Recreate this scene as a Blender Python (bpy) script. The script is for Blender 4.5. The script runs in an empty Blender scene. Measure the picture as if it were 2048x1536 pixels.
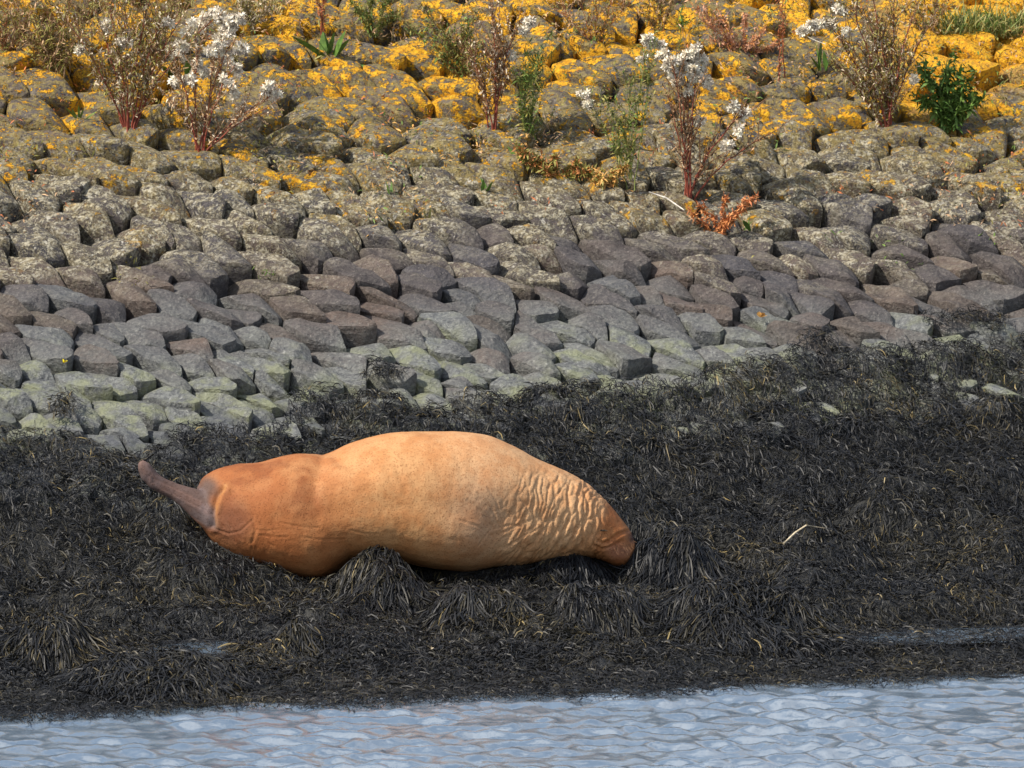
import bpy, math, random
import numpy as np
from mathutils import Vector, Matrix
from mathutils.bvhtree import BVHTree

random.seed(7)
rng = np.random.default_rng(11)
scene = bpy.context.scene
C = scene.collection

# ------------------------------------------------------------------ camera
PXM = 325.0                                  # photograph pixels per metre at the aim point
DIST = 45.0
PITCH = math.radians(5.0)
AIM = np.array([0.0, 5.6, 1.40])
CAM = AIM + DIST*np.array([0.0, -math.cos(PITCH), math.sin(PITCH)])
FPX = PXM*DIST
cam_d = bpy.data.cameras.new('camera')
cam = bpy.data.objects.new('camera', cam_d); C.objects.link(cam)
cam.location = CAM
cam.rotation_euler = (math.pi/2-PITCH, 0, 0)
cam_d.sensor_width = 36.0
cam_d.lens = FPX*36.0/2048.0
cam_d.clip_start = 1.0; cam_d.clip_end = 900.0
cam_d.dof.use_dof = True
cam_d.dof.focus_distance = DIST-1.2
cam_d.dof.aperture_fstop = 9.0
scene.camera = cam

# ------------------------------------------------------------------ sky, sun, exposure
SUN_DIR = Vector((-0.61, -0.34, 0.72)).normalized()      # towards the sun
elev = math.asin(SUN_DIR.z)
azim = math.atan2(SUN_DIR.x, SUN_DIR.y)
world = bpy.data.worlds.new('World'); scene.world = world
world.use_nodes = True
wn = world.node_tree.nodes; wl = world.node_tree.links
wn.clear()
sky = wn.new('ShaderNodeTexSky'); sky.sky_type = 'NISHITA'; sky.sun_disc = False
sky.sun_elevation = elev; sky.sun_rotation = azim
sky.air_density = 1.0; sky.dust_density = 1.5; sky.ozone_density = 1.0
bg = wn.new('ShaderNodeBackground'); bg.inputs['Strength'].default_value = 0.105
wo = wn.new('ShaderNodeOutputWorld')
tc = wn.new('ShaderNodeTexCoord'); mp = wn.new('ShaderNodeMapping'); mp.inputs['Scale'].default_value = (1, 1, 2.2)
cn = wn.new('ShaderNodeTexNoise'); cn.inputs['Scale'].default_value = 2.6; cn.inputs['Detail'].default_value = 6; cn.inputs['Roughness'].default_value = .58
cr = wn.new('ShaderNodeMapRange'); cr.interpolation_type = 'SMOOTHSTEP'
for k_, v_ in (('From Min', .46), ('From Max', .62), ('To Min', 0.0), ('To Max', .8)): cr.inputs[k_].default_value = v_
cm = wn.new('ShaderNodeMix'); cm.data_type = 'RGBA'; cm.inputs[7].default_value = (10.5, 10.6, 10.8, 1)
wl.new(tc.outputs['Generated'], mp.inputs[0]); wl.new(mp.outputs[0], cn.inputs['Vector']); wl.new(cn.outputs['Fac'], cr.inputs['Value'])
wl.new(cr.outputs[0], cm.inputs[0]); wl.new(sky.outputs[0], cm.inputs[6])
wl.new(cm.outputs[2], bg.inputs[0]); wl.new(bg.outputs[0], wo.inputs[0])
sun_d = bpy.data.lights.new('sun', 'SUN')
sun_d.energy = 4.6; sun_d.angle = math.radians(0.53); sun_d.color = (1.0, 0.93, 0.82)
sun = bpy.data.objects.new('sun', sun_d); C.objects.link(sun)
sun.rotation_euler = (-SUN_DIR).to_track_quat('-Z', 'Y').to_euler()
vs = scene.view_settings
vs.view_transform = 'Standard'; vs.look = 'None'; vs.gamma = 1.0; vs.exposure = 0.42
vs.use_curve_mapping = False

# ------------------------------------------------------------------ small maths
def hash3(i, j, k, seed):
    n = (i.astype(np.int64)*73856093) ^ (j.astype(np.int64)*19349663) ^ (k.astype(np.int64)*83492791) ^ (seed*2654435)
    n = (n ^ (n >> 13))*1274126177
    n = n ^ (n >> 16)
    return (n & 0xFFFFF).astype(np.float64)/float(0xFFFFF)

def vnoise(x, y, z=0.0, seed=0):
    x = np.asarray(x, float); y = np.asarray(y, float); z = np.zeros_like(x)+z
    xi = np.floor(x); yi = np.floor(y); zi = np.floor(z)
    fx = x-xi; fy = y-yi; fz = z-zi
    fx = fx*fx*(3-2*fx); fy = fy*fy*(3-2*fy); fz = fz*fz*(3-2*fz)
    r = 0
    for a in (0, 1):
        for b in (0, 1):
            for c in (0, 1):
                w = (fx if a else 1-fx)*(fy if b else 1-fy)*(fz if c else 1-fz)
                r = r+w*hash3(xi+a, yi+b, zi+c, seed)
    return r*2-1

def fbm(x, y, z=0.0, seed=0, octv=3):
    r = 0; a = 1.0; t = 0
    for o in range(octv):
        r = r+a*vnoise(np.asarray(x)*2**o, np.asarray(y)*2**o, np.asarray(z)*2**o, seed+o*17); t += a; a *= 0.5
    return r/t

def sstep(a, b, x):
    t = np.clip((np.asarray(x, float)-a)/(b-a), 0, 1)
    return t*t*(3-2*t)

def at(px, py, y):
    """photograph pixel -> world point on the vertical plane at depth y"""
    a = (px-1024.0)/FPX; b = (768.0-py)/FPX
    d = np.array([a, math.cos(PITCH)+b*math.sin(PITCH), -math.sin(PITCH)+b*math.cos(PITCH)])
    return CAM+d*((y-CAM[1])/d[1])

def to_px(p):
    d = np.asarray(p, float)-CAM
    f = d[..., 1]*math.cos(PITCH)-d[..., 2]*math.sin(PITCH)
    v = d[..., 1]*math.sin(PITCH)+d[..., 2]*math.cos(PITCH)
    return 1024+FPX*d[..., 0]/f, 768-FPX*v/f

# ------------------------------------------------------------------ terrain heights
WATER_Z = 0.085
YAW = 0.30                                   # the shore runs away to the right
PU = np.array([-80, -12, -2.0, 0.0, 0.9, 2.5, 3.50, 5.29, 9.96, 14.4, 15.4, 17.0, 400])
PZ = np.array([-4.5, -1.6, -.22, -.01, .075, .25, .43, 1.26, 3.44, 5.52, 5.80, 5.9, 7.5])
_tu = np.arange(-82, 402, 0.05)
_tz = np.interp(_tu, PU, PZ)
_k = np.hanning(15); _k /= _k.sum()
_tz = np.convolve(np.pad(_tz, 7, mode='edge'), _k, mode='valid')
def base_z(x, y):
    return np.interp(np.asarray(y)-YAW*np.asarray(x), _tu, _tz)
def border_u(x):
    x = np.asarray(x, float)
    return 5.28+0.115*x+0.22*fbm(x*0.9, x*0+3.1, 0, 5)

def base_hit(px, py, lift=0.0):
    lo, hi = -10.0, 25.0
    for _ in range(50):
        m = (lo+hi)/2
        p = at(px, py, m)
        if p[2]-lift > base_z(p[0], p[1]): lo = m
        else: hi = m
    return at(px, py, lo)

# seaweed mounds: (px, py of the mound's foot centre, half width px, height px)
CLUMPS = [
    (548, 1325, 80, 84, 'yellowish dome of draped wrack strands beside the small tide pool'),
    (1500, 1300, 205, 95, 'broad long-stranded mound of dark wrack by the water edge'),
    (775, 1215, 112, 88, 'tall shaggy heap of wrack pressed against the walrus belly'),
    (1195, 1285, 105, 95, 'dark combed heap of wrack below the walrus muzzle'),
    (95, 1332, 95, 74, 'yellow-tipped wrack tuft beside the long low dark heap'),
    (1130, 1150, 90, 58, 'low wrack heap filling the hollow under the walrus throat'),
    (1345, 1150, 110, 75, 'arching wrack strands in front of the walrus nose'),
    (955, 1245, 120, 55, 'low wrack heap between the belly heap and the combed heap'),
    (310, 1385, 190, 55, 'long low dark wrack heap lying along the water edge'),
]
MOUNDS = []
for (px, py, hw, hh, _l) in CLUMPS:
    p = base_hit(px, py-hh*0.35)
    MOUNDS.append((p[0], p[1], hw/PXM*0.70, hw/PXM*0.80, hh/PXM*0.62))
PUDDLES = [(395, 1298, 0.34, 0.36), (1930, 1268, 0.75, 0.34)]
PUD = []
for (px, py, rx, ry) in PUDDLES:
    p = base_hit(px, py); PUD.append((p[0], p[1], rx, ry, float(base_z(p[0], p[1]))))

# walrus footprint: spine from rump to head on the ground plane
WSP = np.array([[-1.78, 3.55], [-1.2, 3.55], [-0.55, 3.78], [0.1, 3.92], [0.72, 4.02]])
WR = np.array([0.28, 0.56, 0.44, 0.35, 0.18])
WB = np.array([0.64, 0.38, 0.42, 0.44, 0.48])
def foot(x, y):
    x = np.asarray(x, float); y = np.asarray(y, float)
    yc = np.interp(x, WSP[:, 0], WSP[:, 1]); r = np.interp(x, WSP[:, 0], WR); zb = np.interp(x, WSP[:, 0], WB)
    ex = np.maximum(0, np.maximum(WSP[0, 0]-x, x-WSP[-1, 0]))/0.15
    d = np.sqrt(((y-yc)/r)**2+ex**2)
    return d, zb

def ground(x, y, rough=True, bed=True):
    x = np.asarray(x, float); y = np.asarray(y, float)
    u = y-YAW*x
    z = base_z(x, y)
    weed = sstep(0.6, 2.4, u)*(1-sstep(-0.2, 0.35, u-border_u(x)))
    if rough:
        z = z+weed*(0.10*fbm(x*1.7, y*1.7, 0, 21)+0.085*fbm(x*4, y*4, 0, 31))
    for (mx, my, rx, ry, h) in MOUNDS:
        d2 = ((x-mx)/rx)**2+((y-my)/ry)**2
        z = z+h*np.exp(-d2**1.9)
    for (qx, qy, rx, ry, qz) in PUD:
        d = np.sqrt(((x-qx)/rx)**2+((y-YAW*(x-qx)-qy)/ry)**2)
        w = 1-sstep(1.1, 1.9, d)
        z = z*(1-w)+(qz-0.03)*w
    d, zb = foot(x, y)
    w = 1-sstep(0.55, 1.0, d)
    z = z*(1-w)+np.minimum(z, zb+0.04)*w
    # the stones are laid on a bed cut below their tops
    st = sstep(-0.1, 0.2, u-(border_u(x)-0.9))
    if bed: z = z-0.06*sstep(-1.2, -.3, u-border_u(x))-0.16*sstep(-.25, 0.25, u-border_u(x))
    else: z = z+.06*sstep(-1.2, -.5, u-border_u(x))
    return z
def weed_top(x, y): return np.maximum(ground(x, y, True, False), WATER_Z+.003)

# ------------------------------------------------------------------ node helpers
class NT:
    def __init__(self, name):
        self.m = bpy.data.materials.new(name); self.m.use_nodes = True
        self.t = self.m.node_tree; self.t.nodes.clear()
        self.out = self.t.nodes.new('ShaderNodeOutputMaterial')
        self.b = self.t.nodes.new('ShaderNodeBsdfPrincipled')
        self.t.links.new(self.b.outputs[0], self.out.inputs[0])
        g = self.t.nodes.new('ShaderNodeNewGeometry'); self.pos = g.outputs['Position']; self.nrm = g.outputs['Normal']
    def link(self, a, b): self.t.links.new(a, b)
    def put(self, sock, v):
        if hasattr(v, 'is_linked'): self.t.links.new(v, sock)
        else:
            if isinstance(v, tuple) and len(v) == 3 and sock.type == 'RGBA': v = (*v, 1)
            sock.default_value = v
    def attr(self, n, col=False):
        a = self.t.nodes.new('ShaderNodeAttribute'); a.attribute_name = n
        return a.outputs['Color'] if col else a.outputs['Fac']
    def noise(self, scale, detail=3, rough=0.55, vec=None, dist=0.0):
        n = self.t.nodes.new('ShaderNodeTexNoise'); self.link(vec or self.pos, n.inputs['Vector'])
        n.inputs['Scale'].default_value = scale; n.inputs['Detail'].default_value = detail
        n.inputs['Roughness'].default_value = rough; n.inputs['Distortion'].default_value = dist
        return n.outputs['Fac']
    def voro(self, scale, feature='F1', vec=None, out='Distance'):
        n = self.t.nodes.new('ShaderNodeTexVoronoi'); n.feature = feature; self.link(vec or self.pos, n.inputs['Vector'])
        n.inputs['Scale'].default_value = scale
        return n.outputs[out]
    def math(self, op, a, b=0.0, c=0.0, clamp=False):
        n = self.t.nodes.new('ShaderNodeMath'); n.operation = op; n.use_clamp = clamp
        for i, v in enumerate((a, b, c)): self.put(n.inputs[i], v)
        return n.outputs[0]
    def ramp(self, v, a, b, lo=0.0, hi=1.0):
        n = self.t.nodes.new('ShaderNodeMapRange'); n.interpolation_type = 'SMOOTHSTEP'
        self.put(n.inputs['Value'], v)
        for k, x in (('From Min', a), ('From Max', b), ('To Min', lo), ('To Max', hi)): self.put(n.inputs[k], x)
        return n.outputs[0]
    def mix(self, f, a, b, mode='MIX'):
        n = self.t.nodes.new('ShaderNodeMix'); n.data_type = 'RGBA'; n.blend_type = mode
        self.put(n.inputs[0], f); self.put(n.inputs[6], a); self.put(n.inputs[7], b)
        return n.outputs[2]
    def colramp(self, v, stops):
        n = self.t.nodes.new('ShaderNodeValToRGB'); self.put(n.inputs[0], v)
        e = n.color_ramp.elements
        while len(e) < len(stops): e.new(0.5)
        for i, (p, c) in enumerate(stops): e[i].position = p; e[i].color = (*c, 1)
        return n.outputs[0]
    def z(self):
        s = self.t.nodes.new('ShaderNodeSeparateXYZ'); self.link(self.pos, s.inputs[0]); return s.outputs
    def bump(self, h, strength=0.5, dist=0.01, prev=None):
        n = self.t.nodes.new('ShaderNodeBump'); self.put(n.inputs['Height'], h)
        n.inputs['Strength'].default_value = strength; n.inputs['Distance'].default_value = dist
        if prev: self.link(prev, n.inputs['Normal'])
        self.link(n.outputs[0], self.b.inputs['Normal']); return n.outputs[0]
    def set(self, **k):
        names = {'color': 'Base Color', 'rough': 'Roughness', 'ior': 'IOR', 'spec': 'Specular IOR Level', 'sheen': 'Sheen Weight',
                 'trans': 'Transmission Weight', 'sss': 'Subsurface Weight'}
        for a, v in k.items(): self.put(self.b.inputs[names[a]], v)
        return self.m

def mat_stone():
    t = NT('basalt_and_lichen')
    tint = t.attr('tint')
    z = t.z()[2]
    wob = t.math('MULTIPLY', t.math('SUBTRACT', t.noise(1.3, 2), 0.5), 0.75)
    hz = t.math('ADD', z, t.math('ADD', wob, t.math('MULTIPLY', t.math('SUBTRACT', tint, 0.5), 0.30)))
    fine = t.noise(38, 5, 0.7); med = t.noise(9, 4, 0.6)
    base = t.colramp(tint, [(0.0, (.066, .064, .074)), (0.35, (.098, .078, .070)), (0.6, (.076, .070, .074)), (0.8, (.125, .090, .074)), (1.0, (.092, .077, .066))])
    base = t.mix(t.ramp(med, .35, .7), base, t.mix(1.0, base, (.55, .55, .58), 'MULTIPLY'))
    base = t.mix(t.ramp(fine, .45, .75, 0, .5), base, (.21, .185, .16))
    base = t.mix(t.ramp(t.noise(62, 3, .6), .52, .62, 0, .55), base, t.mix(1.0, base, (.45, .44, .46), 'MULTIPLY'))
    base = t.mix(t.ramp(t.noise(48, 4, .7), .60, .68, 0, .6), base, (.27, .24, .21))
    # bleached grey foot of the wall with a film of green algae
    low = t.ramp(hz, 1.95, 1.45)
    grey = t.mix(t.ramp(t.math('ADD', t.math('MULTIPLY', fine, .6), t.math('MULTIPLY', med, .4)), .36, .64), (.085, .092, .098), (.225, .235, .222))
    col = t.mix(t.math('MULTIPLY', low, 0.85), base, grey)
    col = t.mix(t.math('MULTIPLY', low, t.ramp(t.noise(42, 4, .7), .50, .60, 0, .6)), col, (.055, .058, .064))
    col = t.mix(t.math('MULTIPLY', low, t.ramp(t.noise(33, 4, .7), .60, .66, 0, .6)), col, (.34, .34, .32))
    alg = t.math('MULTIPLY', t.ramp(hz, 1.68, 1.38), t.ramp(t.noise(5.5, 5, .65), .42, .62))
    col = t.mix(t.math('MULTIPLY', alg, .6), col, (.23, .245, .125))
    wet = t.ramp(hz, 1.28, 1.08)
    col = t.mix(t.math('MULTIPLY', wet, .65), col, (.06, .065, .08))
    # pale crust lichen
    pz = t.math('MULTIPLY', t.ramp(hz, 1.92, 2.32), t.ramp(hz, 3.05, 2.5, .12, 1.0))
    pn = t.math('ADD', t.math('MULTIPLY', t.noise(15, 6, .72), .65), t.math('MULTIPLY', t.noise(70, 3, .6), .35))
    crust = t.math('MULTIPLY', pz, t.ramp(pn, .44, .54))
    col = t.mix(t.math('MULTIPLY', crust, .85), col, t.mix(t.ramp(t.noise(45, 3), .4, .62), (.22, .185, .115), (.48, .44, .33)))
    spots = t.math('MULTIPLY', t.math('MULTIPLY', t.ramp(hz, 1.9, 2.3), t.ramp(hz, 3.1, 2.6)), t.ramp(t.noise(22, 4, .6), .62, .66))
    col = t.mix(t.math('MULTIPLY', spots, .8), col, (.50, .47, .40))
    # mustard film, then orange rosettes
    mz = t.ramp(hz, 2.2, 2.75)
    must = t.math('MULTIPLY', mz, t.ramp(t.noise(19, 6, .72), .42, .58))
    col = t.mix(t.math('MULTIPLY', must, .62), col, (.30, .225, .055))
    dens = t.ramp(hz, 2.25, 3.3, .625, .505)
    on = t.noise(8.5, 8, .70)
    dens = t.math('ADD', dens, t.math('MULTIPLY', t.math('SUBTRACT', .5, t.noise(1.7, 2, .5)), .42))
    og = t.math('MULTIPLY', t.ramp(hz, 2.15, 2.6), t.ramp(t.math('SUBTRACT', on, dens), .0, .03))
    sx = t.z()[0]
    solid = t.math('MULTIPLY', t.ramp(sx, 2.35, 2.85), t.ramp(hz, 2.85, 3.05))
    og = t.math('MAXIMUM', og, t.math('MULTIPLY', solid, t.ramp(on, .36, .42)))
    og = t.math('MULTIPLY', og, t.ramp(t.noise(55, 3, .6), .30, .46))
    sp2 = t.math('MULTIPLY', t.ramp(hz, 2.3, 2.9), t.ramp(t.noise(24, 5, .65), .585, .62))
    og = t.math('MAXIMUM', og, sp2)
    col = t.mix(og, col, t.mix(t.ramp(t.noise(30, 4), .35, .7), (.56, .255, .010), (.73, .415, .018)))
    lich = t.math('ADD', t.math('MULTIPLY', og, .5), t.math('MULTIPLY', crust, .35))
    h = t.math('ADD', t.math('ADD', t.math('MULTIPLY', fine, .7), t.math('MULTIPLY', med, 1.2)), lich)
    mp = t.t.nodes.new('ShaderNodeMapping'); mp.inputs['Rotation'].default_value = (0, 0, math.radians(38)); mp.inputs['Scale'].default_value = (7, 26, 12)
    t.link(t.pos, mp.inputs[0]); strat = t.noise(1.0, 5, .65, vec=mp.outputs[0])
    h = t.math('ADD', h, t.math('MULTIPLY', strat, 1.1))
    t.bump(h, 1.0, .026)
    return t.set(color=col, rough=t.ramp(hz, 1.3, 2.2, .62, .88), spec=.35)

def mat_ground():
    t = NT('mud_and_soil')
    z = t.z()[2]
    n = t.noise(6, 5, .6); f = t.noise(50, 4, .65)
    mud = t.mix(t.ramp(f, .35, .7), (.012, .013, .013), (.035, .034, .030))
    soil = t.mix(t.ramp(n, .35, .65), (.020, .016, .012), (.055, .042, .026))  # brown soil, its colour darkened to stand for shade in the stone gaps
    col = t.mix(t.ramp(z, 1.9, 2.4), mud, soil)
    top = t.mix(t.ramp(n, .3, .7), (.05, .07, .02), (.12, .12, .04))
    col = t.mix(t.ramp(z, 5.2, 5.7), col, top)
    t.bump(f, .8, .02)
    return t.set(color=col, rough=t.ramp(z, .05, .5, .25, .85))

def mat_weed():
    t = NT('wet_wrack')
    c = t.attr('tone')
    col = t.colramp(c, [(0.0, (.004, .005, .0075)), (0.42, (.0095, .010, .0115)), (0.66, (.030, .026, .014)), (0.85, (.085, .065, .028)), (1.0, (.27, .205, .085))])
    return t.set(color=col, rough=.52, spec=.36)

def mat_walrus():
    t = NT('walrus_hide')
    c = t.attr('hide', True)
    sp = t.noise(85, 3, .6); bl = t.noise(7, 5, .62); fi = t.noise(230, 2, .5)
    col = t.mix(t.ramp(bl, .36, .64, .0, .62), c, t.mix(1.0, c, (.80, .58, .42), 'MULTIPLY'))
    col = t.mix(t.ramp(sp, .52, .66, 0, .55), col, t.mix(1.0, c, (.55, .42, .34), 'MULTIPLY'))
    pore = t.ramp(t.voro(62), .30, .12)
    col = t.mix(t.math('MULTIPLY', pore, .45), col, t.mix(1.0, c, (.30, .22, .18), 'MULTIPLY'))
    h = t.math('ADD', t.math('MULTIPLY', sp, .8), t.math('ADD', t.math('MULTIPLY', fi, .35), t.math('MULTIPLY', pore, -.3)))
    t.bump(h, .45, .006)
    return t.set(color=col, rough=.7, spec=.22)

def mat_water():
    t = NT('estuary_water')
    mp = t.t.nodes.new('ShaderNodeMapping'); mp.inputs['Scale'].default_value = (9, 6.5, 6.5); t.link(t.pos, mp.inputs[0])
    n = t.noise(1.0, 5, .62, vec=mp.outputs[0], dist=.4)
    t.bump(n, .35, .025)
    return t.set(color=(.125, .17, .225), rough=.03, ior=3.0)

def mat_plain(name, col, rough=.6, var=0.35, scale=25, spec=.3, trans=False):
    t = NT(name)
    n = t.noise(scale, 3, .6); tone = t.attr('tone')
    dark = tuple(x*(1-var) for x in col); lite = tuple(min(1, x*(1+var)) for x in col)
    c = t.mix(t.ramp(n, .3, .7), dark, lite)
    c = t.mix(t.math('MULTIPLY', tone, .65), c, t.mix(1.0, c, (.45, .5, .5), 'MULTIPLY'))
    return t.set(color=c, rough=rough, spec=spec)

M = {}
M['stone'] = mat_stone(); M['ground'] = mat_ground(); M['weed'] = mat_weed(); M['walrus'] = mat_walrus(); M['water'] = mat_water()
for k, c in dict(red=(.23, .052, .030), brown=(.26, .13, .06), green_stem=(.16, .19, .045), straw=(.42, .32, .15), green=(.13, .20, .04), leaf=(.095, .175, .030),
                 rust=(.44, .14, .05), dry=(.46, .29, .16), husk=(.60, .49, .35), dark=(.045, .032, .020), fluff=(.82, .70, .58), pale=(.60, .50, .34), yellow=(.80, .62, .02), grass=(.40, .36, .13), orange=(.62, .26, .09),
                 olive=(.27, .24, .06), pinkish=(.62, .33, .20), grey=(.48, .44, .38), amber=(.62, .34, .10)).items():
    M[k] = mat_plain('plant_'+k, c)

# ------------------------------------------------------------------ object helpers
def mesh_from(name, v, f_idx, nper, mat, attrs=None, smooth=True):
    """v (n,3); f_idx flat loop indices; nper: verts per face (int or array)"""
    me = bpy.data.meshes.new(name)
    v = np.ascontiguousarray(v, dtype=np.float32); f_idx = np.ascontiguousarray(f_idx, dtype=np.int32).ravel()
    if np.isscalar(nper): tot = np.full(len(f_idx)//nper, nper, np.int32)
    else: tot = np.asarray(nper, np.int32)
    me.vertices.add(len(v)); me.vertices.foreach_set('co', v.ravel())
    me.loops.add(len(f_idx)); me.loops.foreach_set('vertex_index', f_idx)
    me.polygons.add(len(tot))
    st = np.zeros(len(tot), np.int32); st[1:] = np.cumsum(tot)[:-1]
    me.polygons.foreach_set('loop_start', st); me.polygons.foreach_set('loop_total', tot)
    me.polygons.foreach_set('use_smooth', np.full(len(tot), smooth))
    me.update(calc_edges=True)
    for n, a in (attrs or {}).items():
        a = np.ascontiguousarray(a, np.float32)
        if a.ndim == 1:
            at_ = me.attributes.new(n, 'FLOAT', 'POINT'); at_.data.foreach_set('value', a)
        else:
            at_ = me.attributes.new(n, 'FLOAT_COLOR', 'POINT'); at_.data.foreach_set('color', a.ravel())
    if mat: me.materials.append(mat)
    return me
def link(name, me, parent=None, loc=None):
    o = bpy.data.objects.new(name, me); C.objects.link(o)
    if loc is not None: o.location = loc
    if parent is not None: o.parent = parent
    return o
def tag(o, label=None, cat=None, group=None, kind=None):
    if label: o['label'] = label
    if cat: o['category'] = cat
    if group: o['group'] = group
    if kind: o['kind'] = kind
    return o
def grid_faces(nx, ny):
    i = np.arange((ny-1)*(nx-1)); r = i//(nx-1); c = i % (nx-1); a = r*nx+c
    return np.stack([a, a+1, a+nx+1, a+nx], 1)

# ------------------------------------------------------------------ ground sheet
def axis(lo, fa, fb, hi, step):
    core = np.arange(fa, fb+1e-6, step)
    def ext(d):
        r = []; s = step; x = 0
        while x < d: s *= 1.35; x += s; r.append(x)
        return np.array(r)
    return np.concatenate([fa-ext(fa-lo)[::-1], core, fb+ext(hi-fb)])
gx = axis(-220, -5.0, 5.0, 220, 0.05); gy = axis(-90, -0.8, 8.0, 330, 0.05)
X, Y = np.meshgrid(gx, gy); Z = ground(X, Y)
g = link('ground', mesh_from('ground', np.stack([X, Y, Z], -1).reshape(-1, 3), grid_faces(len(gx), len(gy)), 4, M['ground']))
tag(g, kind='structure')

# ------------------------------------------------------------------ water
wx = axis(-220, -4.0, 4.0, 220, 0.032); wy = axis(-90, -7.2, 2.4, 5, 0.032)
X, Y = np.meshgrid(wx, wy); Z = np.zeros_like(X)
wr = np.random.default_rng(3)
for i in range(46):
    lam = 0.115*(0.42/0.115)**wr.random()
    th = math.radians(-82+wr.normal()*36)
    k = 2*math.pi/lam; ph = wr.random()*6.28
    a = 0.070*lam/(2*math.pi)
    q = k*(X*math.cos(th)+Y*math.sin(th))+ph+1.1*fbm(X*.7, Y*.7, i*3.3, 40+i, 2)
    Z += a*(np.sin(q)+.22*np.sin(2*q+.6))
near = sstep(1.4, .2, Y-YAW*X)
far = np.maximum(np.abs(X)-4.6, np.maximum(-8.5-Y, 0)); Z = Z*(.75+.5*fbm(X*.8, Y*.35, 0, 333, 2))*(0.35+0.65*near)*np.exp(-np.maximum(far, 0)/6)+WATER_Z
keep = ground(X, Y, False) < 0.10
w = link('water', mesh_from('water', np.stack([X, Y, Z], -1).reshape(-1, 3), grid_faces(len(wx), len(wy)), 4, M['water']))
tag(w, kind='structure')
for i, (qx, qy, rx, ry, qz) in enumerate(PUD):
    n = 40; aa = np.linspace(0, 2*math.pi, n, endpoint=False)
    rr = 1.12*(1+.16*fbm(np.cos(aa)*2+i*5, np.sin(aa)*2, 0, 8))
    ring = np.stack([np.cos(aa)*rr*rx, np.sin(aa)*rr*ry+YAW*np.cos(aa)*rr*rx, np.zeros(n)], -1)
    v = np.vstack([ring, ring*.5, [[0, 0, 0]]])
    f = []; per = []
    for k in range(n):
        k2 = (k+1) % n; f += [k, k2, n+k2, n+k]; per.append(4)
    for k in range(n): f += [n+k, n+(k+1) % n, 2*n]; per.append(3)
    tag(link('tide_pool', mesh_from('tide_pool', v, np.array(f), per, M['water']), loc=(qx, qy, qz-.012)), kind='structure')

# ------------------------------------------------------------------ stone revetment
ROT = math.radians(-27); LONG, WIDE = 1.95, 0.51
VU = 0.553
def iso(x, u):
    v = u*VU; a = x*math.cos(ROT)+v*math.sin(ROT); b = -x*math.sin(ROT)+v*math.cos(ROT)
    return a/LONG, b/WIDE
def uniso(p, q):
    a = p*LONG; b = q*WIDE
    x = a*math.cos(ROT)-b*math.sin(ROT); v = a*math.sin(ROT)+b*math.cos(ROT)
    return x, v/VU
def stone_points():
    r = np.random.default_rng(5)
    P = np.zeros((0, 2)); R = np.zeros(0); buf = []
    N = 60000
    xs = r.uniform(-6.0, 6.0, N); us = r.uniform(4.0, 13.8, N)
    p, q = iso(xs, us)
    rad = (0.128+0.072*np.clip((us-4.8)/4.2, 0, 1.2))*r.uniform(.62, 1.36, N)
    P = np.empty((9000, 2)); R = np.empty(9000); n = 0
    for i in range(N):
        if n:
            d2 = (P[:n, 0]-p[i])**2+(P[:n, 1]-q[i])**2
            if (d2 < (0.5*(R[:n]+rad[i]))**2).any(): continue
        P[n] = (p[i], q[i]); R[n] = rad[i]; n += 1
    return P[:n]
def clip(poly, m, nrm):
    out = []; n = len(poly)
    d = [(v[0]-m[0])*nrm[0]+(v[1]-m[1])*nrm[1] for v in poly]
    for i in range(n):
        j = (i+1) % n
        if d[i] <= 0: out.append(poly[i])
        if (d[i] < 0) != (d[j] < 0):
            t = d[i]/(d[i]-d[j]); out.append((poly[i][0]+t*(poly[j][0]-poly[i][0]), poly[i][1]+t*(poly[j][1]-poly[i][1])))
    return out
def cells(P):
    res = []
    for i in range(len(P)):
        d2 = ((P-P[i])**2).sum(1); nb = np.argsort(d2)[1:24]
        s = 0.6; c = P[i]
        poly = [(c[0]-s, c[1]-s), (c[0]+s, c[1]-s), (c[0]+s, c[1]+s), (c[0]-s, c[1]+s)]
        for j in nb:
            poly = clip(poly, (P[i]+P[j])/2, P[j]-P[i])
            if len(poly) < 3: break
        res.append(np.array(poly))
    return res
SP = stone_points()
cl = cells(SP)
SP = np.array([SP[i]*.8+cl[i].mean(0)*.2 if len(cl[i]) > 2 else SP[i] for i in range(len(SP))])
cl = cells(SP)

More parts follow.
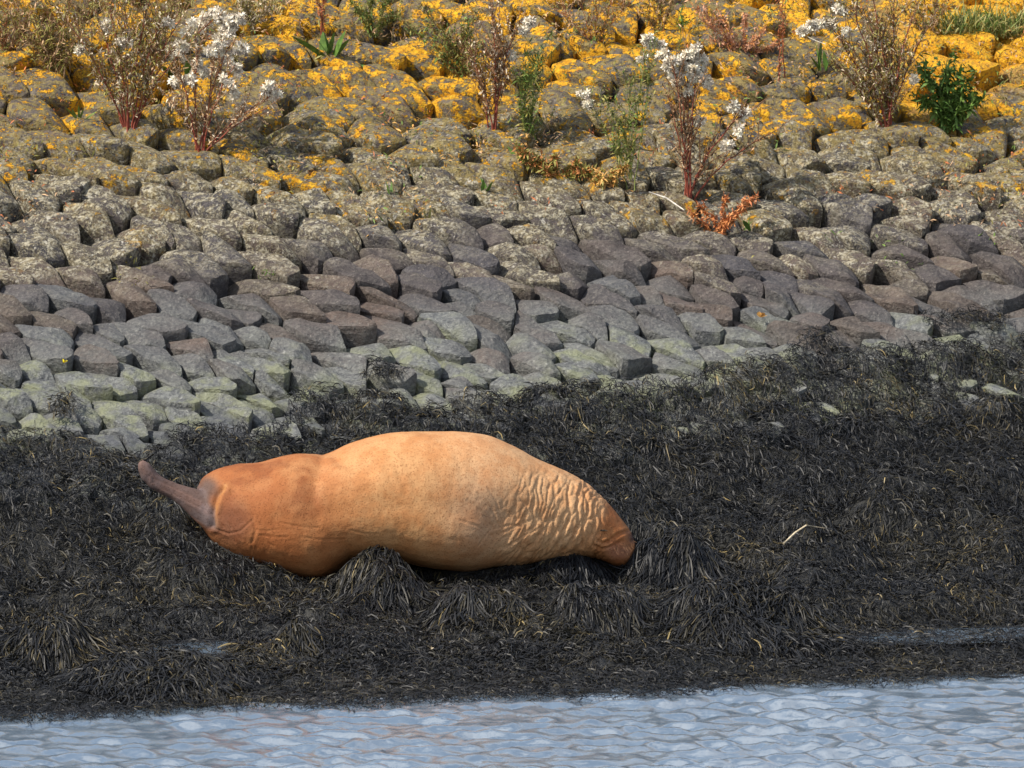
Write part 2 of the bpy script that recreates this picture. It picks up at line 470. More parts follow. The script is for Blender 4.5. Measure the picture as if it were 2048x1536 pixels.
NS = 26
RF = np.array([1.0, 1.01, 1.0, .96, .88, .70, .46, .22])
def build_stone(poly, r):
    x, u = uniso(poly[:, 0], poly[:, 1])
    y = u+YAW*x; z = base_z(x, y)
    P3 = np.stack([x, y, z], 1); c = P3.mean(0)
    uc = c[1]-YAW*c[0]
    sl = (np.interp(uc+.2, _tu, _tz)-np.interp(uc-.2, _tu, _tz))/.4
    es = np.array([1, YAW, 0.0]); es /= np.linalg.norm(es)
    hd = np.array([-YAW, 1, 0.0]); hd /= np.linalg.norm(hd)
    th = math.atan(sl*math.sqrt(1+YAW*YAW))
    et = hd*math.cos(th)+np.array([0, 0, math.sin(th)]); en = np.cross(es, et)
    q = np.stack([(P3-c)@es, (P3-c)@et], 1)
    if len(q) < 3: return None
    # order counter clockwise
    ang = np.arctan2(q[:, 1], q[:, 0]); q = q[np.argsort(ang)]
    gap = r.uniform(-.002, .008); worn = float(np.clip((uc-6.2)/2.5, 0, 1))
    L = np.linalg.norm(q, axis=1); q = q*(1-np.minimum(gap/np.maximum(L, 1e-3), .3))[:, None]
    q = q+r.normal(0, .007, q.shape)
    for it in range(2 if worn > .35 else 1):     # cut the corners, each by its own amount
        o = []
        for i in range(len(q)):
            a, b = q[i], q[(i+1) % len(q)]
            k = r.uniform(.05, .20) if it == 0 else .22
            o += [a*(1-k)+b*k, a*k+b*(1-k)]
        q = np.array(o)
    seg = np.linalg.norm(np.roll(q, -1, 0)-q, axis=1); cum = np.concatenate([[0], np.cumsum(seg)])
    tt = np.linspace(0, cum[-1], NS, endpoint=False); qq = np.vstack([q, q[:1]])
    ring = np.stack([np.interp(tt, cum, qq[:, 0]), np.interp(tt, cum, qq[:, 1])], 1)
    size = math.sqrt(abs(np.sum(ring[:, 0]*np.roll(ring[:, 1], -1)-np.roll(ring[:, 0], -1)*ring[:, 1])/2))
    if size < .05: return None
    k = min(1.0, size/.33)
    off = r.uniform(0, 50, 3)
    tilt = np.array([r.normal(.09, .11), -r.normal(.09, .09)])
    h0 = r.normal(0.0, .015)
    planes = []
    for _ in range(3):
        a = r.uniform(0, 6.283); sl_ = r.uniform(.2, 1.0)
        planes.append((math.cos(a), math.sin(a), sl_, r.uniform(.0, .05)*k+.008))
    V = []
    for f in RF: V.append(ring*f)
    V.append(np.zeros((1, 2)))
    V = np.vstack(V); fr = np.concatenate([np.repeat(RF, NS), [0]])
    lvl = np.concatenate([np.repeat(np.arange(len(RF)), NS), [len(RF)]])
    V = V*(1+0.035*fbm(V[:, 0]*7+off[0], V[:, 1]*7+off[1], off[2], 77, 2))[:, None]
    top = h0+V@tilt+0.040*k*fbm(V[:, 0]*4.2+off[0], V[:, 1]*4.2+off[1], off[2], 91, 2)+0.022*fbm((V[:, 0]*.85-V[:, 1]*.52)*6+off[1], (V[:, 0]*.52+V[:, 1]*.85)*19+off[0], off[2], 17, 2)
    for (ca, sa, s_, cc) in planes: top = np.minimum(top, h0+V@tilt+cc+.012-(V[:, 0]*ca+V[:, 1]*sa)*s_*.75)
    drop = (.009+.020*worn)*k*np.clip((fr-(.80-.12*worn))/(.20+.12*worn), 0, 1)**2
    H = top-drop
    H = np.where(lvl == 0, -.38, H); H = np.where(lvl == 1, np.minimum(H-.075, H*.4-.04), H); H = np.where(lvl == 2, H-.018, H)
    W = c+V[:, :1]*es+V[:, 1:2]*et+H[:, None]*en
    f = []; per = []
    nl = len(RF)
    for a in range(nl-1):
        for s in range(NS):
            s2 = (s+1) % NS; f += [a*NS+s, a*NS+s2, (a+1)*NS+s2, (a+1)*NS+s]; per.append(4)
    for s in range(NS): f += [(nl-1)*NS+s, (nl-1)*NS+(s+1) % NS, nl*NS]; per.append(3)
    pxx, pyy = to_px(W[2*NS:])
    inside = ((pxx > 0) & (pxx < 2048) & (pyy > 0) & (pyy < 1536)).mean()
    covered = uc < float(border_u(c[0]))-.35
    area = (pxx.max()-pxx.min())*(pyy.max()-pyy.min())*inside*(0.05 if covered else 1)
    return W, np.array(f), per, c, area, r.random()
stones = []
sr = np.random.default_rng(23)
for poly in cl:
    if len(poly) < 3: continue
    s = build_stone(poly, sr)
    if s is None: continue
    if (s[3][1]-YAW*s[3][0]) < float(border_u(s[3][0]))-.50: continue
    stones.append(s)
stones.sort(key=lambda s: -s[4])
rev = bpy.data.objects.new('stone_revetment', None); C.objects.link(rev)
p0 = np.array([0, 5.3, float(base_z(0, 5.3))]); rev.location = p0
tag(rev, 'sloping sea wall of fitted basalt stones, orange lichen above and bare grey below', 'sea wall')
for s in stones[:300]:
    me = mesh_from('stone', s[0]-s[3], s[1], s[2], M['stone'], {'tint': np.full(len(s[0]), s[5])})
    me.set_sharp_from_angle(angle=math.radians(24))
    link('stone', me, rev, s[3]-p0)
vv = []; ff = []; pp = []; ti = []; o = 0
for s in stones[300:]:
    vv.append(s[0]-p0); ff.append(s[1]+o); pp += s[2]; ti.append(np.full(len(s[0]), s[5])); o += len(s[0])
me = mesh_from('stone', np.vstack(vv), np.concatenate(ff), pp, M['stone'], {'tint': np.concatenate(ti)})
me.set_sharp_from_angle(angle=math.radians(24))
tag(link('stone', me, rev), kind='stuff')
print('stones', len(stones))

# ------------------------------------------------------------------ walrus
def loft(sts, n=40, ex=2.25):
    rings = []
    for (px, top, bot, yc, hd) in sts:
        a = at(px, top, yc); b = at(px, bot, yc)
        zc = (a[2]+b[2])/2; hh = (a[2]-b[2])/2
        t = np.linspace(0, 2*math.pi, n, endpoint=False)
        cx = np.sign(np.cos(t))*np.abs(np.cos(t))**(2/ex); cz = np.sign(np.sin(t))*np.abs(np.sin(t))**(2/ex)
        wid = 1+0.10*np.clip(-cz, 0, 1)          # heavier below
        rings.append(np.stack([np.full(n, a[0]), yc+cx*hd*wid, zc+cz*hh], 1))
    # refine along the length with Catmull-Rom
    R = np.array(rings); out = []
    for i in range(len(R)-1):
        p0_, p1, p2, p3 = R[max(i-1, 0)], R[i], R[i+1], R[min(i+2, len(R)-1)]
        for k in range(4):
            t = k/4
            out.append(.5*((2*p1)+(-p0_+p2)*t+(2*p0_-5*p1+4*p2-p3)*t*t+(-p0_+3*p1-3*p2+p3)*t**3))
    out.append(R[-1]); R = np.array(out)
    m = len(R); v = np.vstack([R.reshape(-1, 3), R[0].mean(0)[None], R[-1].mean(0)[None]])
    f = []; per = []
    for i in range(m-1):
        for s in range(n):
            s2 = (s+1) % n; f += [i*n+s, i*n+s2, (i+1)*n+s2, (i+1)*n+s]; per.append(4)
    for s in range(n):
        s2 = (s+1) % n
        f += [s2, s, m*n]; per.append(3); f += [(m-1)*n+s, (m-1)*n+s2, m*n+1]; per.append(3)
    return v, f, per
def path_loft(pts, n=20):
    """pts: px, py, y, half width px (in the picture plane), half thickness m"""
    P = np.array([at(p[0], p[1], p[2]) for p in pts]); R = []
    for i in range(len(P)):
        d = P[min(i+1, len(P)-1)]-P[max(i-1, 0)]; d /= np.linalg.norm(d)
        wv = np.cross(d, [0, 1, 0]); wv /= np.linalg.norm(wv); tv = np.cross(wv, d)
        t = np.linspace(0, 2*math.pi, n, endpoint=False)
        R.append(P[i]+np.outer(np.cos(t), wv)*pts[i][3]/PXM+np.outer(np.sin(t), tv)*pts[i][4])
    R = np.array(R); m = len(R); v = np.vstack([R.reshape(-1, 3), P[0][None], P[-1][None]]); f = []; per = []
    for i in range(m-1):
        for s in range(n):
            s2 = (s+1) % n; f += [i*n+s, i*n+s2, (i+1)*n+s2, (i+1)*n+s]; per.append(4)
    for s in range(n):
        s2 = (s+1) % n
        f += [s2, s, m*n]; per.append(3); f += [(m-1)*n+s, (m-1)*n+s2, m*n+1]; per.append(3)
    return v, f, per
def ycen(px): return 3.62+0.00040*(px-600)*1.0
torso = [(540, 985, 1060, .12), (590, 948, 1100, .34), (630, 922, 1112, .425), (670, 900, 1116, .45), (720, 880, 1118, .465), (790, 865, 1120, .48), (850, 862, 1132, .49), (920, 865, 1138, .48),
         (980, 874, 1134, .45), (1030, 893, 1134, .42), (1080, 921, 1126, .38), (1130, 943, 1118, .335), (1170, 964, 1116, .295), (1205, 993, 1122, .255), (1232, 1024, 1132, .215),
         (1252, 1050, 1130, .17), (1265, 1070, 1118, .11), (1271, 1084, 1104, .04)]
rump = [(397, 975, 1034, .10), (403, 961, 1052, .18), (416, 950, 1072, .25), (440, 939, 1097, .31), (478, 929, 1120, .355), (520, 924, 1134, .385), (560, 913, 1148, .41), (600, 908, 1157, .425),
        (636, 910, 1160, .425), (662, 920, 1150, .415), (695, 940, 1125, .39), (740, 968, 1100, .27), (790, 1000, 1075, .14)]
parts = [loft([(a, b, c, ycen(a)+.01*float(sstep(560, 720, a)), d) for a, b, c, d in torso]),
         loft([(a, b, c, ycen(a)-.01+.03*float(sstep(560, 400, a)), d) for a, b, c, d in rump], ex=2.15),
         # hind flipper stretched out behind, its tip turned up
         path_loft([(470, 1040, 3.42, 36, .10), (446, 1034, 3.40, 37, .09), (420, 1024, 3.38, 35, .075), (397, 1010, 3.38, 29, .058), (375, 996, 3.38, 23, .046), (350, 983, 3.38, 18, .038),
                    (327, 973, 3.37, 17, .032), (310, 963, 3.36, 16.5, .028), (296, 948, 3.35, 15.5, .026), (287, 932, 3.34, 12.5, .022), (282, 921, 3.34, 5, .012)]),
         # the sole of the other hind flipper folded against the rump
         path_loft([(455, 975, 3.50, 26, .10), (430, 974, 3.47, 24, .09), (410, 977, 3.46, 17, .07), (397, 983, 3.46, 8, .03)]),
         # muzzle pads and fore flipper root
         path_loft([(1195, 1085, 3.84, 26, .10), (1222, 1092, 3.83, 28, .11), (1243, 1095, 3.84, 29, .105), (1258, 1095, 3.86, 25, .09)])]
vv = []; ff = []; pp = []; o = 0
for v, f, per in parts: vv.append(v); ff.append(np.array(f)+o); pp += per; o += len(v)
tmp = link('tmp_walrus', mesh_from('tmp', np.vstack(vv), np.concatenate(ff), pp, None))
m1 = tmp.modifiers.new('r', 'REMESH'); m1.mode = 'VOXEL'; m1.voxel_size = .0084; m1.use_smooth_shade = True
m2 = tmp.modifiers.new('s', 'SMOOTH'); m2.factor = .5; m2.iterations = 20
dg = bpy.context.evaluated_depsgraph_get()
wm = bpy.data.meshes.new_from_object(tmp.evaluated_get(dg))
bpy.data.objects.remove(tmp)
nv = len(wm.vertices)
co = np.empty(nv*3, np.float32); wm.vertices.foreach_get('co', co); co = co.reshape(-1, 3).astype(float)
no = np.empty(nv*3, np.float32); wm.vertices.foreach_get('normal', no); no = no.reshape(-1, 3).astype(float)
bx, bz = to_px(co)                                  # coordinates along and across the body
by = co[:, 1]
near_side = sstep(.35, -.05, no[:, 1])
disp = np.zeros(nv)
def seg_dist(poly):
    d = np.full(nv, 1e9)
    for (x1, y1), (x2, y2) in zip(poly[:-1], poly[1:]):
        dx, dy = x2-x1, y2-y1; t = np.clip(((bx-x1)*dx+(bz-y1)*dy)/(dx*dx+dy*dy), 0, 1)
        d = np.minimum(d, np.hypot(bx-x1-t*dx, bz-y1-t*dy))
    return d
def groove(poly, w, depth, ridge=.4):
    d = seg_dist(poly)
    return near_side*(-depth*np.exp(-(d/w)**2)+ridge*depth*np.exp(-((d-2.0*w)/(1.3*w))**2))
# fold network of the neck: cells long across the body, short along it
wrk = np.random.default_rng(19)
def crack(ax, ay, az, n, seed):
    r = np.random.default_rng(seed)
    lo = np.array([ax.min(), ay.min(), az.min()]); hi = np.array([ax.max(), ay.max(), az.max()])
    pts = lo+r.random((n, 3))*(hi-lo); F1 = np.full(len(ax), 9.); F2 = np.full(len(ax), 9.)
    for p in pts:
        d = np.sqrt((ax-p[0])**2+(ay-p[1])**2+(az-p[2])**2)
        F2 = np.where(d < F1, F1, np.minimum(F2, d)); F1 = np.minimum(F1, d)
    return F2-F1
sel = np.where((bx > 930) & (no[:, 1] < .5))[0]
sx, sz, sy = bx[sel]/PXM, bz[sel]/PXM, by[sel]
bend = (sz-1035/PXM)                                   # folds sweep back towards the belly
sx2 = sx+.55*np.clip(bend, -.05, .3)**1.0*np.clip(bend, 0, 1)*2.2+.030*fbm(sx*9, sz*9, 0, 3)+.25*bend
sz2 = sz+.02*fbm(sx*8, sz*8, 5, 9)
c1 = crack(sx2/.042, sz2/.19, sy/.30, 460, 4)
c2 = crack(sx2/.030, sz2/.050, sy/.30, 900, 8)
mk = sstep(985, 1075, bx[sel]+.25*(bz[sel]-1000))*(1-sstep(1190, 1225, bx[sel]))*sstep(935, 985, bz[sel]+ (1180-bx[sel])*.12)
mk2 = sstep(965, 1010, bx[sel])*(1-sstep(1080, 1150, bx[sel]))*sstep(980, 1030, bz[sel])
f1 = -np.exp(-(c1/.12)**2); f2 = -np.exp(-(c2/.2)**2)
disp[sel] += near_side[sel]*(.0085*mk*f1+.0035*np.maximum(mk*.7, mk2)*f2)
# long parallel neck folds
for xx, top, bot, dep in [(1118, 955, 1075, .006), (1140, 962, 1085, .009), (1158, 970, 1092, .010), (1174, 985, 1095, .012), (1190, 1000, 1098, .010), (1203, 1015, 1090, .008)]:
    k = np.linspace(0, 1, 7)
    disp += groove([(xx+4*math.sin(t*9+xx)-26*max(0, t-.45), top+(bot-top)*t) for t in k], 2.6, dep*.7)
# face: brow, eye fold, muzzle crease
disp += groove([(1206, 1090), (1218, 1082), (1238, 1068), (1256, 1062)], 3.0, .007)
disp += groove([(1190, 1092), (1203, 1098), (1222, 1094), (1245, 1082)], 2.8, .007)
disp += groove([(1196, 1082), (1207, 1086), (1216, 1084)], 2.6, .009)
disp -= .012*np.exp(-(((bx-1263)/4)**2+((bz-1082)/4)**2))
# armpit lines
for a, b in [((955, 985), (1002, 1055)), ((935, 1000), (990, 1062)), ((975, 975), (1004, 1040)), ((920, 1040), (985, 1075)), ((955, 1090), (985, 1060)), ((992, 1060), (1045, 1052)), ((1000, 1075), (1060, 1040)), ((1010, 1100), (1090, 1050))]:
    mx = (a[0]+b[0])/2+4; my = (a[1]+b[1])/2-5
    disp += groove([a, (mx, my), b], 2.0, .0036)
disp += near_side*.022*np.exp(-(((bx-935)/60)**2+((bz-1085)/45)**2))
disp -= near_side*.030*np.exp(-(((bx-995)/34)**2+((bz-1065)/50)**2))
# rump: heel fold, creases
disp += groove([(446, 978), (436, 990), (430, 1008), (424, 1030), (425, 1052)], 5, .014, .5)
disp += groove([(462, 985), (485, 1005), (505, 1032), (512, 1062), (504, 1085)], 3, .004)
disp += groove([(432, 1058), (455, 1068), (480, 1062), (505, 1040)], 2.0, .0035)
for a, b in [((512, 1060), (560, 1058)), ((515, 1068), (575, 1074)), ((560, 1045), (640, 1056)), ((600, 1074), (690, 1078)), ((505, 1090), (500, 1110)), ((520, 1070), (548, 1092)), ((700, 1060), (760, 1068)), ((455, 1000), (475, 1035)), ((470, 1000), (490, 1045)), ((440, 1045), (470, 1085)), ((452, 1040), (485, 1080))]:
    disp += groove([a, ((a[0]+b[0])/2, (a[1]+b[1])/2+3), b], 1.7, .0026)
for o_ in (-7, 0, 7):
    disp += groove([(400, 1008+o_), (375, 995+o_), (350, 983+o_*.9), (327, 972+o_*.8), (306, 960+o_*.6)], 2.2, .004)
disp += groove([(672, 914), (688, 924), (712, 935), (740, 942)], 12, .016, .1)
for a, b in [((770, 900), (812, 985)), ((748, 905), (790, 980)), ((800, 905), (830, 975)), ((905, 900), (925, 960))]:
    disp += groove([a, ((a[0]+b[0])/2+6, (a[1]+b[1])/2), b], 5, .0014)
disp += near_side*.0016*fbm(bx/26.0+bz/140.0, bz/190.0, 0, 401, 3)*sstep(640, 760, bx)
disp += .010*fbm(co[:, 0]*4, co[:, 1]*4, co[:, 2]*4, 12, 2)+.0022*fbm(co[:, 0]*26, co[:, 1]*26, co[:, 2]*26, 55, 2)
co2 = co+no*disp[:, None]
wm.vertices.foreach_set('co', co2.astype(np.float32).ravel())
# hide colour: rusty rump, tan flank, paler back, rusty face, grey-mauve flippers
def lerp(a, b, w): return a*(1-w)[:, None]+np.array(b)[None]*w[:, None]
nz = fbm(co[:, 0]*3, co[:, 1]*3, co[:, 2]*3, 66, 3)
nf = fbm(co[:, 0]*9, co[:, 1]*9, co[:, 2]*9, 67, 3)
col = np.tile(np.array([[.505, .268, .115]]), (nv, 1))
col = lerp(col, (.335, .128, .045), (1-sstep(520, 780, bx+90*nz))*.9)
col = lerp(col, (.23, .080, .028), np.clip((1-sstep(600, 680, bx))*sstep(-.05, .5, nf+.25*nz)*.75, 0, 1))
col = lerp(col, (.57, .345, .180), sstep(830, 1010, bx+50*nz)*.85)
col = lerp(col, (.42, .27, .18), np.exp(-(((bx-960)/70)**2+((bz-1030)/85)**2))*.55)
col = lerp(col, (.40, .165, .058), sstep(1185, 1215, bx+.25*(bz-1060)))
col = lerp(col, (.42, .215, .145), np.exp(-(((bx-1238)/24)**2+((bz-1104)/16)**2))*.9)
col = lerp(col, (.07, .05, .05), np.exp(-(((bx-1267)/12)**2+((bz-1074)/13)**2))*.95)
heel = np.exp(-np.clip((((bx-462)/44)**2+((bz-1046)/46)**2), 0, 9)**2)
col = lerp(col, (.185, .080, .045), heel*.85*near_side)
rim = np.exp(-(seg_dist([(450, 974), (441, 990), (434, 1008), (428, 1030), (430, 1052)])/6)**2)
col = lerp(col, (.42, .22, .08), rim*.6*near_side)
fd = seg_dist([(440, 1030), (420, 1024), (397, 1010), (375, 996), (350, 983), (327, 973), (310, 963), (296, 948), (283, 922)])
fl = np.maximum((1-sstep(24, 40, fd))*(1-sstep(414, 432, bx-.25*(bz-1010))), 1-sstep(376, 388, bx))
sole = np.exp(-np.clip(((bx-414)/25)**2+((bz-977)/24)**2, 0, 9)**2)
col = lerp(col, (.075, .055, .050), np.clip(sole, 0, 1)*.9)  # dark grey sole, painted darker still for the shade in its hollow
col = lerp(col, (.125, .094, .092), np.clip(fl, 0, 1))
col = lerp(col, (.20, .135, .125), np.clip(fl, 0, 1)*np.exp(-((fd-4)/5)**2)*.6)
at_ = wm.attributes.new('hide', 'FLOAT_COLOR', 'POINT')
at_.data.foreach_set('color', np.concatenate([col, np.ones((nv, 1))], 1).astype(np.float32).ravel())
wm.polygons.foreach_set('use_smooth', np.ones(len(wm.polygons), bool))
wm.materials.clear(); wm.materials.append(M['walrus']); wm.update()
wm.name = 'walrus'
walrus = link('walrus', wm)
tag(walrus, 'tan wrinkled walrus asleep on its belly on dark seaweed, face down', 'walrus')
WBVH = BVHTree.FromPolygons([tuple(v) for v in co2], [tuple(p.vertices) for p in wm.polygons])
print('walrus verts', nv)

# ------------------------------------------------------------------ mesh collector for plants
class MB:
    def __init__(self): self.v = []; self.f = []; self.per = []; self.t = []; self.n = 0
    def add(self, v, f, per, tone=0.0):
        v = np.asarray(v, float); self.v.append(v); self.f.append(np.asarray(f, int).ravel()+self.n)
        self.per += list(per); self.t.append(np.zeros(len(v))+tone); self.n += len(v)
    def tube(self, pts, rad, sides=5, tone=0.0):
        P = np.asarray(pts, float); m = len(P); rad = np.zeros(m)+rad; V = []
        for i in range(m):
            d = P[min(i+1, m-1)]-P[max(i-1, 0)]; d /= (np.linalg.norm(d)+1e-9)
            a = np.cross(d, [0.3, 1, 0.1]); a /= np.linalg.norm(a); b = np.cross(d, a)
            t = np.linspace(0, 2*math.pi, sides, endpoint=False)
            V.append(P[i]+rad[i]*(np.outer(np.cos(t), a)+np.outer(np.sin(t), b)))
        f = []; per = []
        for i in range(m-1):
            for s in range(sides):
                s2 = (s+1) % sides; f += [i*sides+s, i*sides+s2, (i+1)*sides+s2, (i+1)*sides+s]; per.append(4)
        f += list(range(sides)); per.append(sides); f += [(m-1)*sides+s for s in range(sides)][::-1]; per.append(sides)
        self.add(np.vstack(V), f, per, tone)
    def leaf(self, p, d, L, W, droop=0.3, tone=0.0, n=4):
        d = np.asarray(d, float); d /= (np.linalg.norm(d)+1e-9)
        s = np.cross(d, [random.gauss(0, .6), random.gauss(0, .6), 1]); s /= (np.linalg.norm(s)+1e-9)
        V = []
        for i in range(n):
            t = i/(n-1); w = W*math.sin(math.pi*min(.97, .12+.86*t))*.5
            c = np.asarray(p)+d*L*t+np.array([0, 0, -droop*L*t*t])
            V += [c-s*w, c+s*w+np.array([0, 0, .15*w])]
        f = []
        for i in range(n-1): f += [2*i, 2*i+1, 2*i+3, 2*i+2]
        self.add(V, f, [4]*(n-1), tone)
    def puff(self, p, r, n=64):
        p = np.asarray(p, float); c = r*.50
        o8 = np.array([[1, 0, 0], [-1, 0, 0], [0, 1, 0], [0, -1, 0], [0, 0, 1], [0, 0, -1.0]])*c*np.random.uniform(.7, 1.2, (6, 1))
        self.add(p+o8, [0, 2, 4, 2, 1, 4, 1, 3, 4, 3, 0, 4, 2, 0, 5, 1, 2, 5, 3, 1, 5, 0, 3, 5], [3]*8, .05)
        for _ in range(n):
            d = np.random.normal(size=3); d /= np.linalg.norm(d)+1e-9
            s = np.cross(d, np.random.normal(size=3)); s /= np.linalg.norm(s)+1e-9
            l = r*random.uniform(.55, 1.1); w = r*random.uniform(.10, .20)
            self.add([p, p+d*l*.6-s*w, p+d*l, p+d*l*.6+s*w], [0, 1, 2, 3], [4], random.random()*.12)
    def build(self, name, mat, parent=None, origin=(0, 0, 0), kind=None):
        if not self.v: return None
        me = mesh_from(name, np.vstack(self.v)-np.asarray(origin), np.concatenate(self.f), self.per, mat, {'tone': np.concatenate(self.t)})
        o = link(name, me, parent)
        if kind: o['kind'] = kind
        return o
np.random.seed(5)

# whiskers and closed eye of the walrus
wh = MB()
for i in range(22):
    p0_ = at(random.uniform(1228, 1264), random.uniform(1104, 1120), 3.2)
    hit = WBVH.ray_cast(Vector(p0_), Vector((0, 1, 0)))
    if hit[0] is None: continue
    p = np.array(hit[0]); d = np.array(hit[1])*.6+np.array([.5, -.2, -.75])+np.random.normal(size=3)*.25
    d /= np.linalg.norm(d); L = random.uniform(.02, .045)
    wh.tube([p-d*.006, p+d*L*.5, p+d*L+np.array([0, 0, -.012])], [.0009, .0008, .0004], 4, random.random())
wh.build('whiskers', M['brown'], walrus, kind='stuff')
ey = MB(); h = WBVH.ray_cast(Vector(at(1208, 1085, 3.0)), Vector((0, 1, 0)))
if h[0] is not None:
    p = np.array(h[0]); ey.tube([p+np.array([-.026, .004, -.006]), p+np.array([-.01, -.003, .004]), p+np.array([.01, -.003, .005]), p+np.array([.028, .004, 0])], [.002, .005, .005, .002], 8, 0)
    ey.build('eyelid', M['dark'], walrus)

# ------------------------------------------------------------------ seaweed strands
def strands(N, xs, ys, Lr, Wr, tone, flow, K=4, arch=.03, curl=.5, lift=.012, gfun=weed_top, roll=.8):
    r = rng
    L = r.uniform(*Lr, N); W = r.uniform(*Wr, N)
    ang = flow+r.normal(0, .01, N); cu = r.normal(0, curl, N)
    a0 = r.uniform(.2, 1.0, N)*arch; h0 = r.uniform(0, 1, N)**1.5*lift
    P = np.zeros((N, K, 3)); x = xs.copy(); y = ys.copy()
    for k in range(K):
        t = k/(K-1)
        P[:, k, 0] = x; P[:, k, 1] = y
        P[:, k, 2] = gfun(x, y)+h0+a0*math.sin(math.pi*min(1, t*.95+.03))
        x = x+np.cos(ang)*L/(K-1); y = y+np.sin(ang)*L/(K-1); ang = ang+cu
    D = np.gradient(P, axis=1); D /= np.linalg.norm(D, axis=2, keepdims=True)+1e-9
    up = np.array([0, 0, 1.0]); S = np.cross(D, up); S /= np.linalg.norm(S, axis=2, keepdims=True)+1e-9
    U = np.cross(S, D); ro = r.normal(0, roll, N)[:, None, None]
    S = S*np.cos(ro)+U*np.sin(ro)
    prof = np.interp(np.linspace(0, 1, K), [0, .3, .75, 1], [.55, 1, .9, .25])
    w = (W[:, None]*prof[None])[:, :, None]*.5
    V = np.stack([P-S*w, P+S*w], 2)                   # N,K,2,3
    T = np.repeat(np.clip(tone[:, None]+np.linspace(-.05, .10, K)[None], 0, 1), 2, axis=1)
    return V, T
def strands_mesh(V, T, name, mat, parent=None, origin=np.zeros(3)):
    N, K = V.shape[:2]
    i = np.arange(N)[:, None]*(2*K)+np.arange(K-1)[None]*2
    F = np.stack([i, i+1, i+3, i+2], -1).reshape(-1)
    me = mesh_from(name, V.reshape(-1, 3)-origin, F, 4, mat, {'tone': T.reshape(-1)}, smooth=True)
    return link(name, me, parent)
def drop_inside(V, T):
    c = V.mean(2); x0, x1 = co2[:, 0].min()-.1, co2[:, 0].max()+.1; y0, y1 = co2[:, 1].min()-.1, co2[:, 1].max()+.1
    ok = np.ones(len(V), bool)
    cand = np.where(((c[:, :, 0] > x0) & (c[:, :, 0] < x1) & (c[:, :, 1] > y0) & (c[:, :, 1] < y1)).any(1))[0]
    for i in cand:
        for k in range(V.shape[1]):
            loc, nrm, idx, dist = WBVH.find_nearest(Vector(c[i, k]))
            if dist < .9 and (Vector(c[i, k])-loc).dot(nrm) < .004: ok[i] = False; break
    return V[ok], T[ok]
def flow_at(x, y, mixn=1.0):
    e = .06
    gx_ = (weed_top(x+e, y)-weed_top(x-e, y))/(2*e); gy_ = (weed_top(x, y+e)-weed_top(x, y-e))/(2*e)
    a = np.arctan2(-gy_, -gx_); st = np.hypot(gx_, gy_)
    return a, st
def tones(x, y, n):
    t = rng.beta(1.8, 3.2, n)
    t = t*.85+.30*fbm(x*2.2, y*2.2, 0, 71, 3)+.02
    u = y-YAW*x
    t += .10*sstep(-1.2, 0, u-border_u(x))*(rng.random(n) < .5)
    yel = rng.random(n) < .022
    t = np.where(yel, t+.35, t)
    return np.clip(t, 0, 1)
NW = 238000
xs = np.concatenate([rng.uniform(-3.5, 3.7, int(NW*.92)), rng.uniform(-6.0, 6.0, NW-int(NW*.92))])
uu = rng.random(NW)
u = np.where(uu < .22, rng.uniform(.1, 2.2, NW), rng.uniform(1.6, 6.6, NW)); ys = u+YAW*xs
# patchy upper edge where stones show through
edge = border_u(xs)+.30*fbm(xs*2.1, u*2.1, 0, 83, 3)-u
ok = (edge > -.08) | ((edge > -.5) & (fbm(xs*2.6, u*2.6, 4, 84, 2) > .22))
bare = (fbm(xs*1.5+.5*u, u*2.8, 9, 85, 3) > .50) & (edge < .6) & (edge > -.5)
wat = rng.random(NW) < sstep(.45, 1.0, u+.30*fbm(xs*1.4, xs*0, 0, 86, 3))
inpud = np.zeros(NW, bool)
for (qx, qy, rx, ry, qz) in PUD:
    inpud |= (rng.random(NW) < .72) & (np.sqrt(((xs-qx)/rx)**2+((ys-YAW*(xs-qx)-qy)/ry)**2) < .92+.15*rng.normal(size=NW))
dF, _ = foot(xs, ys)
ok &= wat & ~inpud & (dF > .35)
xs, ys, u = xs[ok], ys[ok], u[ok]; n = len(xs)
a, st = flow_at(xs, ys)
swirl = math.pi*1.3*fbm(xs*1.6, ys*1.6, 0, 90, 2)
flow = a+swirl*(.9-.5*sstep(.3, .9, st))+rng.normal(0, .75, n)
tn = tones(xs, ys, n)
flat = u < 2.2
tn = np.where(flat, tn*.8+.08, tn)
V, T = strands(n, xs, ys, (.03, .10), (.0038, .0078), tn, flow, K=4, arch=.024, curl=.48, lift=.03, roll=.6)
V, T = drop_inside(V, T)
sw = strands_mesh(V, T, 'seaweed', M['weed'])
tag(sw, 'dark wet wrack covering the shore between stones and water', 'seaweed', kind='stuff')
print('strands', len(V))
